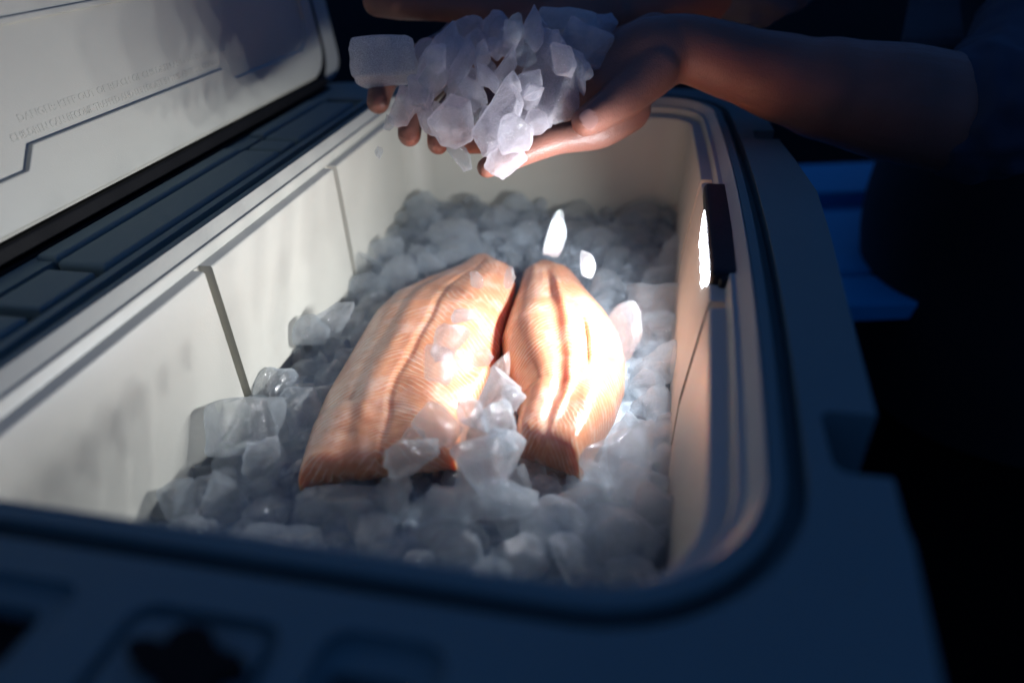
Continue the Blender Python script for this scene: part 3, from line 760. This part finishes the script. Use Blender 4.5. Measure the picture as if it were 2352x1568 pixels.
for a in (
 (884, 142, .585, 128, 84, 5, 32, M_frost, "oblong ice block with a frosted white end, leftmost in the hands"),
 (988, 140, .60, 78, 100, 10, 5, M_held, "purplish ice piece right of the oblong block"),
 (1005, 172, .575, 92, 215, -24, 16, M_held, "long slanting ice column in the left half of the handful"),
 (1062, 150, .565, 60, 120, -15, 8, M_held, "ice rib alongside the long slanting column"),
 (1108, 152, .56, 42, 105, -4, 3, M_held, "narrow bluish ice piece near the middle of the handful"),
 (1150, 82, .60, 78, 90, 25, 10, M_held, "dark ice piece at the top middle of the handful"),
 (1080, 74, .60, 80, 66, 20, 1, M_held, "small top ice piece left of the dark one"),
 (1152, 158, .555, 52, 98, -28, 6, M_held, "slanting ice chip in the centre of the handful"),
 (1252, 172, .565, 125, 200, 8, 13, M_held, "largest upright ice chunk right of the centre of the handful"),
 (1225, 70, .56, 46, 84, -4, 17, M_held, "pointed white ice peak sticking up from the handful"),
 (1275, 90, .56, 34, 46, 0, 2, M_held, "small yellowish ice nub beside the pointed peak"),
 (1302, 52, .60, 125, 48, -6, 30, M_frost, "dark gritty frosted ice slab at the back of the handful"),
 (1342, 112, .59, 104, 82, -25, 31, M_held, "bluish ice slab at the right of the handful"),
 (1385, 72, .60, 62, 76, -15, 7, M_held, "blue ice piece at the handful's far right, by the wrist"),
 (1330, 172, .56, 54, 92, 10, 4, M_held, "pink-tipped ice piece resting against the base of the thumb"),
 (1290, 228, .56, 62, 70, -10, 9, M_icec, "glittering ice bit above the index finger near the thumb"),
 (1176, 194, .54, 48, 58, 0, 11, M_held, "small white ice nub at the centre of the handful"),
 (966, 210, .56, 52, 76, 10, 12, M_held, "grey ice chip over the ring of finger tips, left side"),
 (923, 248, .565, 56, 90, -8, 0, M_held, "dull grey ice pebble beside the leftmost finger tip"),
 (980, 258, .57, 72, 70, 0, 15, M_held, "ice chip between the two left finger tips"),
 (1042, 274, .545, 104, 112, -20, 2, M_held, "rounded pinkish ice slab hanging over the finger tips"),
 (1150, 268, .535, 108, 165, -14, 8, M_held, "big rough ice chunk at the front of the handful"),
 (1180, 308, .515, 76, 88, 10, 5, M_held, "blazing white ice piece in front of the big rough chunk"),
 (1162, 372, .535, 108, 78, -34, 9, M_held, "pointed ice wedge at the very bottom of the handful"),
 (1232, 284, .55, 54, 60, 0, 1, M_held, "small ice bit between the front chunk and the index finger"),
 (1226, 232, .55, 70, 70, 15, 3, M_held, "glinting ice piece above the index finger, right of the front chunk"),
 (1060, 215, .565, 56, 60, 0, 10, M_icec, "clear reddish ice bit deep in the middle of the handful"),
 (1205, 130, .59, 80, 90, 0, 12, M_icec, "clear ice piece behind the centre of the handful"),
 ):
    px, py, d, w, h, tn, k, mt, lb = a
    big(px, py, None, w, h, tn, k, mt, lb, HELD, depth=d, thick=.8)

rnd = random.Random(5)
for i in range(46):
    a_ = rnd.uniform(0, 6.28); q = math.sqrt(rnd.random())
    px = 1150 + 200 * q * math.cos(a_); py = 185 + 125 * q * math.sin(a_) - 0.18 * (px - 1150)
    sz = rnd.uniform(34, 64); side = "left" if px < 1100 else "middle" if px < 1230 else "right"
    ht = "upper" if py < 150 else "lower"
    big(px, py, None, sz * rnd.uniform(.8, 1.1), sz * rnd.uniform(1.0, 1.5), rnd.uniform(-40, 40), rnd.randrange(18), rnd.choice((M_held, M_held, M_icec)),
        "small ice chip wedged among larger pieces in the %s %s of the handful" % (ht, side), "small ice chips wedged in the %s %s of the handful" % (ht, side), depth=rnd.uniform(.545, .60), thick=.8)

# ------------------------------------------------------------ the person: two cupped hands, arms, dark clothes
person = empty("person", (0.60, 0.80, -0.42))
tag(person, "person in dark clothes leaning in with two cupped hands full of crushed ice", "person")
D_ = deep
parts = []
# near arm and hand
parts.append(tube([D_(2420, 240, .64), D_(2231, 265, .61), D_(2071, 240, .60), D_(1911, 208, .60), D_(1811, 184, .60), D_(1690, 146, .60), D_(1590, 116, .60), D_(1530, 112, .60)],
                  [.053, .0495, .0485, .0425, .0365, .0308, .0280, .0275], 28))
parts.append(tube([D_(1560, 110, .60), D_(1480, 140, .60), D_(1410, 200, .605), D_(1340, 255, .615)], [.027, .0335, .033, .024], 26))
parts.append(tube([D_(1500, 95, .625), D_(1410, 150, .64), D_(1300, 215, .65), D_(1230, 260, .645)], [.024, .028, .026, .018], 24))   # palm, far side
parts.append(tube([D_(1500, 160, .585), D_(1440, 215, .575), D_(1385, 255, .565), D_(1345, 280, .555)], [.022, .0180, .0142, .0118], 20))   # thumb
parts.append(tube([D_(1440, 250, .60), D_(1385, 298, .59), D_(1270, 325, .578), D_(1180, 360, .57), D_(1118, 385, .565)], [.021, .0150, .0118, .0104, .0086], 20))   # index
parts.append(tube([D_(1400, 235, .63), D_(1280, 300, .61), D_(1170, 322, .595), D_(1080, 330, .588)], [.018, .0115, .0102, .0088], 18))   # middle
parts.append(tube([D_(1360, 215, .65), D_(1240, 270, .63), D_(1150, 300, .615), D_(1080, 300, .605)], [.016, .011, .0098, .0084], 18))
parts.append(tube([D_(1330, 180, .665), D_(1220, 230, .65), D_(1130, 265, .635), D_(1080, 270, .625)], [.015, .0098, .0086, .0076], 18))
# far arm and hand
parts.append(tube([D_(1900, -110, .74), D_(1700, -36, .70), D_(1560, 0, .69), D_(1450, 20, .685), D_(1370, 40, .68)], [.040, .033, .029, .027, .027], 26))
parts.append(tube([D_(1400, 30, .68), D_(1290, 60, .68), D_(1180, 95, .68), D_(1090, 130, .675)], [.028, .037, .036, .027], 26))
parts.append(tube([D_(1300, 20, .69), D_(1200, 40, .70), D_(1100, 80, .70), D_(1030, 120, .69)], [.022, .030, .028, .020], 24))
parts.append(tube([D_(1230, 10, .665), D_(1130, 18, .655), D_(1010, 10, .645), D_(920, 4, .64), D_(866, 4, .638)], [.024, .0185, .0152, .0160, .0135], 20))   # thumb
parts.append(tube([D_(1060, 95, .68), D_(960, 135, .66), D_(890, 178, .63), D_(868, 236, .595)], [.017, .0128, .0118, .0100], 20))
parts.append(tube([D_(1090, 130, .68), D_(1000, 195, .655), D_(950, 250, .62), D_(940, 310, .592)], [.017, .0125, .0116, .0102], 20))
parts.append(tube([D_(1130, 150, .68), D_(1060, 220, .65), D_(1015, 275, .615), D_(1006, 330, .59)], [.016, .0120, .0110, .0096], 20))
parts.append(tube([D_(1170, 160, .68), D_(1120, 240, .65), D_(1075, 290, .62), D_(1060, 318, .605)], [.014, .0105, .0096, .0084], 18))
body = link("arms_and_hands", remesh(parts, 0.0019, 8, 0.6), M_skin, person)
# creases at finger and thumb joints are left to the skin relief; nails:
def nail(tip, dirn, up, w, l):
    dirn = dirn.normalized(); up = (up - dirn * up.dot(dirn)).normalized(); side = dirn.cross(up)
    V = []; F = []; n1, n2 = 9, 9
    for i in range(n1 + 1):
        a = -1 + 2 * i / n1
        for j in range(n2 + 1):
            b = -1 + 2 * j / n2
            rr = math.sqrt(max(0, 1 - abs(b) ** 3)); 
            V.append(tip + side * (w * a * rr) + dirn * (l * b) + up * (w * 0.42 * math.sqrt(max(0, 1 - (a * rr * .85) ** 2)) - w * 0.25))
    for i in range(n1):
        for j in range(n2): q = i * (n2 + 1) + j; F.append((q, q + 1, q + n2 + 2, q + n2 + 1))
    nb = len(V); V2 = [v - up * 0.0008 for v in V]; F2 = [tuple(nb + k for k in f[::-1]) for f in F]
    link("fingernail", mesh("fingernail", V + V2, F + F2, True), M_nail, person)
nail(D_(1352, 274, .5443), D_(1345, 285, .552) - D_(1385, 250, .560), -CF + CR * .25, .0074, .0085)
# clothes: torso and legs, sleeves, cuffs, apron strap
tor = [tube([D_(2390, 1350, 1.10), D_(2270, 950, 1.0), D_(2262, 640, .96), D_(2300, 420, .96), D_(2420, 120, 1.02), D_(2480, -150, 1.05)], [.16, .17, .165, .16, .17, .15], 30)]
tor.append(tube([D_(2900, 1300, 1.15), D_(2700, 800, 1.08), D_(2600, 500, 1.02)], [.15, .17, .16], 26))
tm = remesh(tor, 0.010, 6, 0.6)
ruffle(tm, lambda c: 0.010 * noise.noise(c * 9))
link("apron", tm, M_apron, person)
sl = [tube([D_(2262, 258, .60), D_(2330, 215, .64), D_(2420, 60, .72), D_(2500, -160, .84)], [.060, .064, .070, .080], 30)]
sm = remesh(sl, 0.004, 3, 0.5)
ruffle(sm, lambda c: 0.006 * noise.noise(Vector((c.x * 60, c.y * 25, c.z * 60))))
link("sleeve", sm, M_shirt, person)['label'] = "dark blue rolled sleeve at the elbow"
sl = [tube([D_(1690, -30, .70), D_(1760, -60, .715), D_(1950, -170, .78), D_(2150, -330, .90)], [.044, .047, .052, .065], 30)]
sm = remesh(sl, 0.004, 3, 0.5)
ruffle(sm, lambda c: 0.004 * noise.noise(Vector((c.x * 70, c.y * 25, c.z * 70))))
link("sleeve", sm, M_cuff, person)['label'] = "grey sleeve end on the far forearm"
def strip(pts, w, th=.004):
    V = []; F = []
    for (a, b) in pts:
        for q in (a, b): V += [q, q + CF * th]
    for i in range(len(pts) - 1):
        o = i * 4; F += [(o, o + 2, o + 6, o + 4), (o + 1, o + 5, o + 7, o + 3), (o, o + 4, o + 5, o + 1), (o + 2, o + 3, o + 7, o + 6)]
    m = len(pts) * 4 - 4; F += [(0, 1, 3, 2), (m, m + 2, m + 3, m + 1)]
    return mesh("strip", V, F)
pts = []
for k in range(13):
    q = k / 12; y = -60 + 220 * q
    xl = 2098 - 34 * q + 2 * math.sin(q * 5); xr = 2196 + 26 * q
    d = .80 + .012 * math.sin(q * 7)
    pts.append((D_(xl, y, d), D_(xr, y, d + .012)))
link("apron_strap", strip(pts, 0), M_cuff, person)['label'] = "dark hanging apron strap above the forearm"

# ------------------------------------------------------------ blue box standing behind on the right
zt = -0.26
A = at(1920, 378, zt); B = at(1920, 702, zt); ang = math.atan2(CF.x, CF.y)
bx = empty("storage_box", (B.x, B.y, -0.42))
tag(bx, "bright blue ribbed box in the dark behind the cooler's right side", "box")
fw = Vector((-math.sin(-ang), math.cos(-ang), 0)); base = Vector((B.x, B.y, 0))
RZ = Matrix.Translation(base) @ Matrix.Rotation(-ang, 4, 'Z')
dist = lambda py: (at(1920, py, zt) - B).dot(fw)
def bpart(name, x0, x1, y0, y1, z0, z1, bev):
    me = frombm(name, boxbm(x0, x1, y0, y1, z0, z1, bev, 3)); me.transform(RZ); return link(name, me, M_bluebox, bx)
bpart("box_body", -0.17, 0.27, 0.09, dist(378) - .004, -0.42, zt - 0.022, .004)
bpart("lid_panel", -0.215, 0.305, 0.0, dist(634), zt - 0.026, zt, .004)
bpart("lid_panel", -0.215, 0.305, dist(629), dist(486), zt - 0.026, zt + .002, .006)
bpart("rear_rim", -0.215, 0.305, dist(446), dist(378), zt - 0.026, zt + .004, .006)
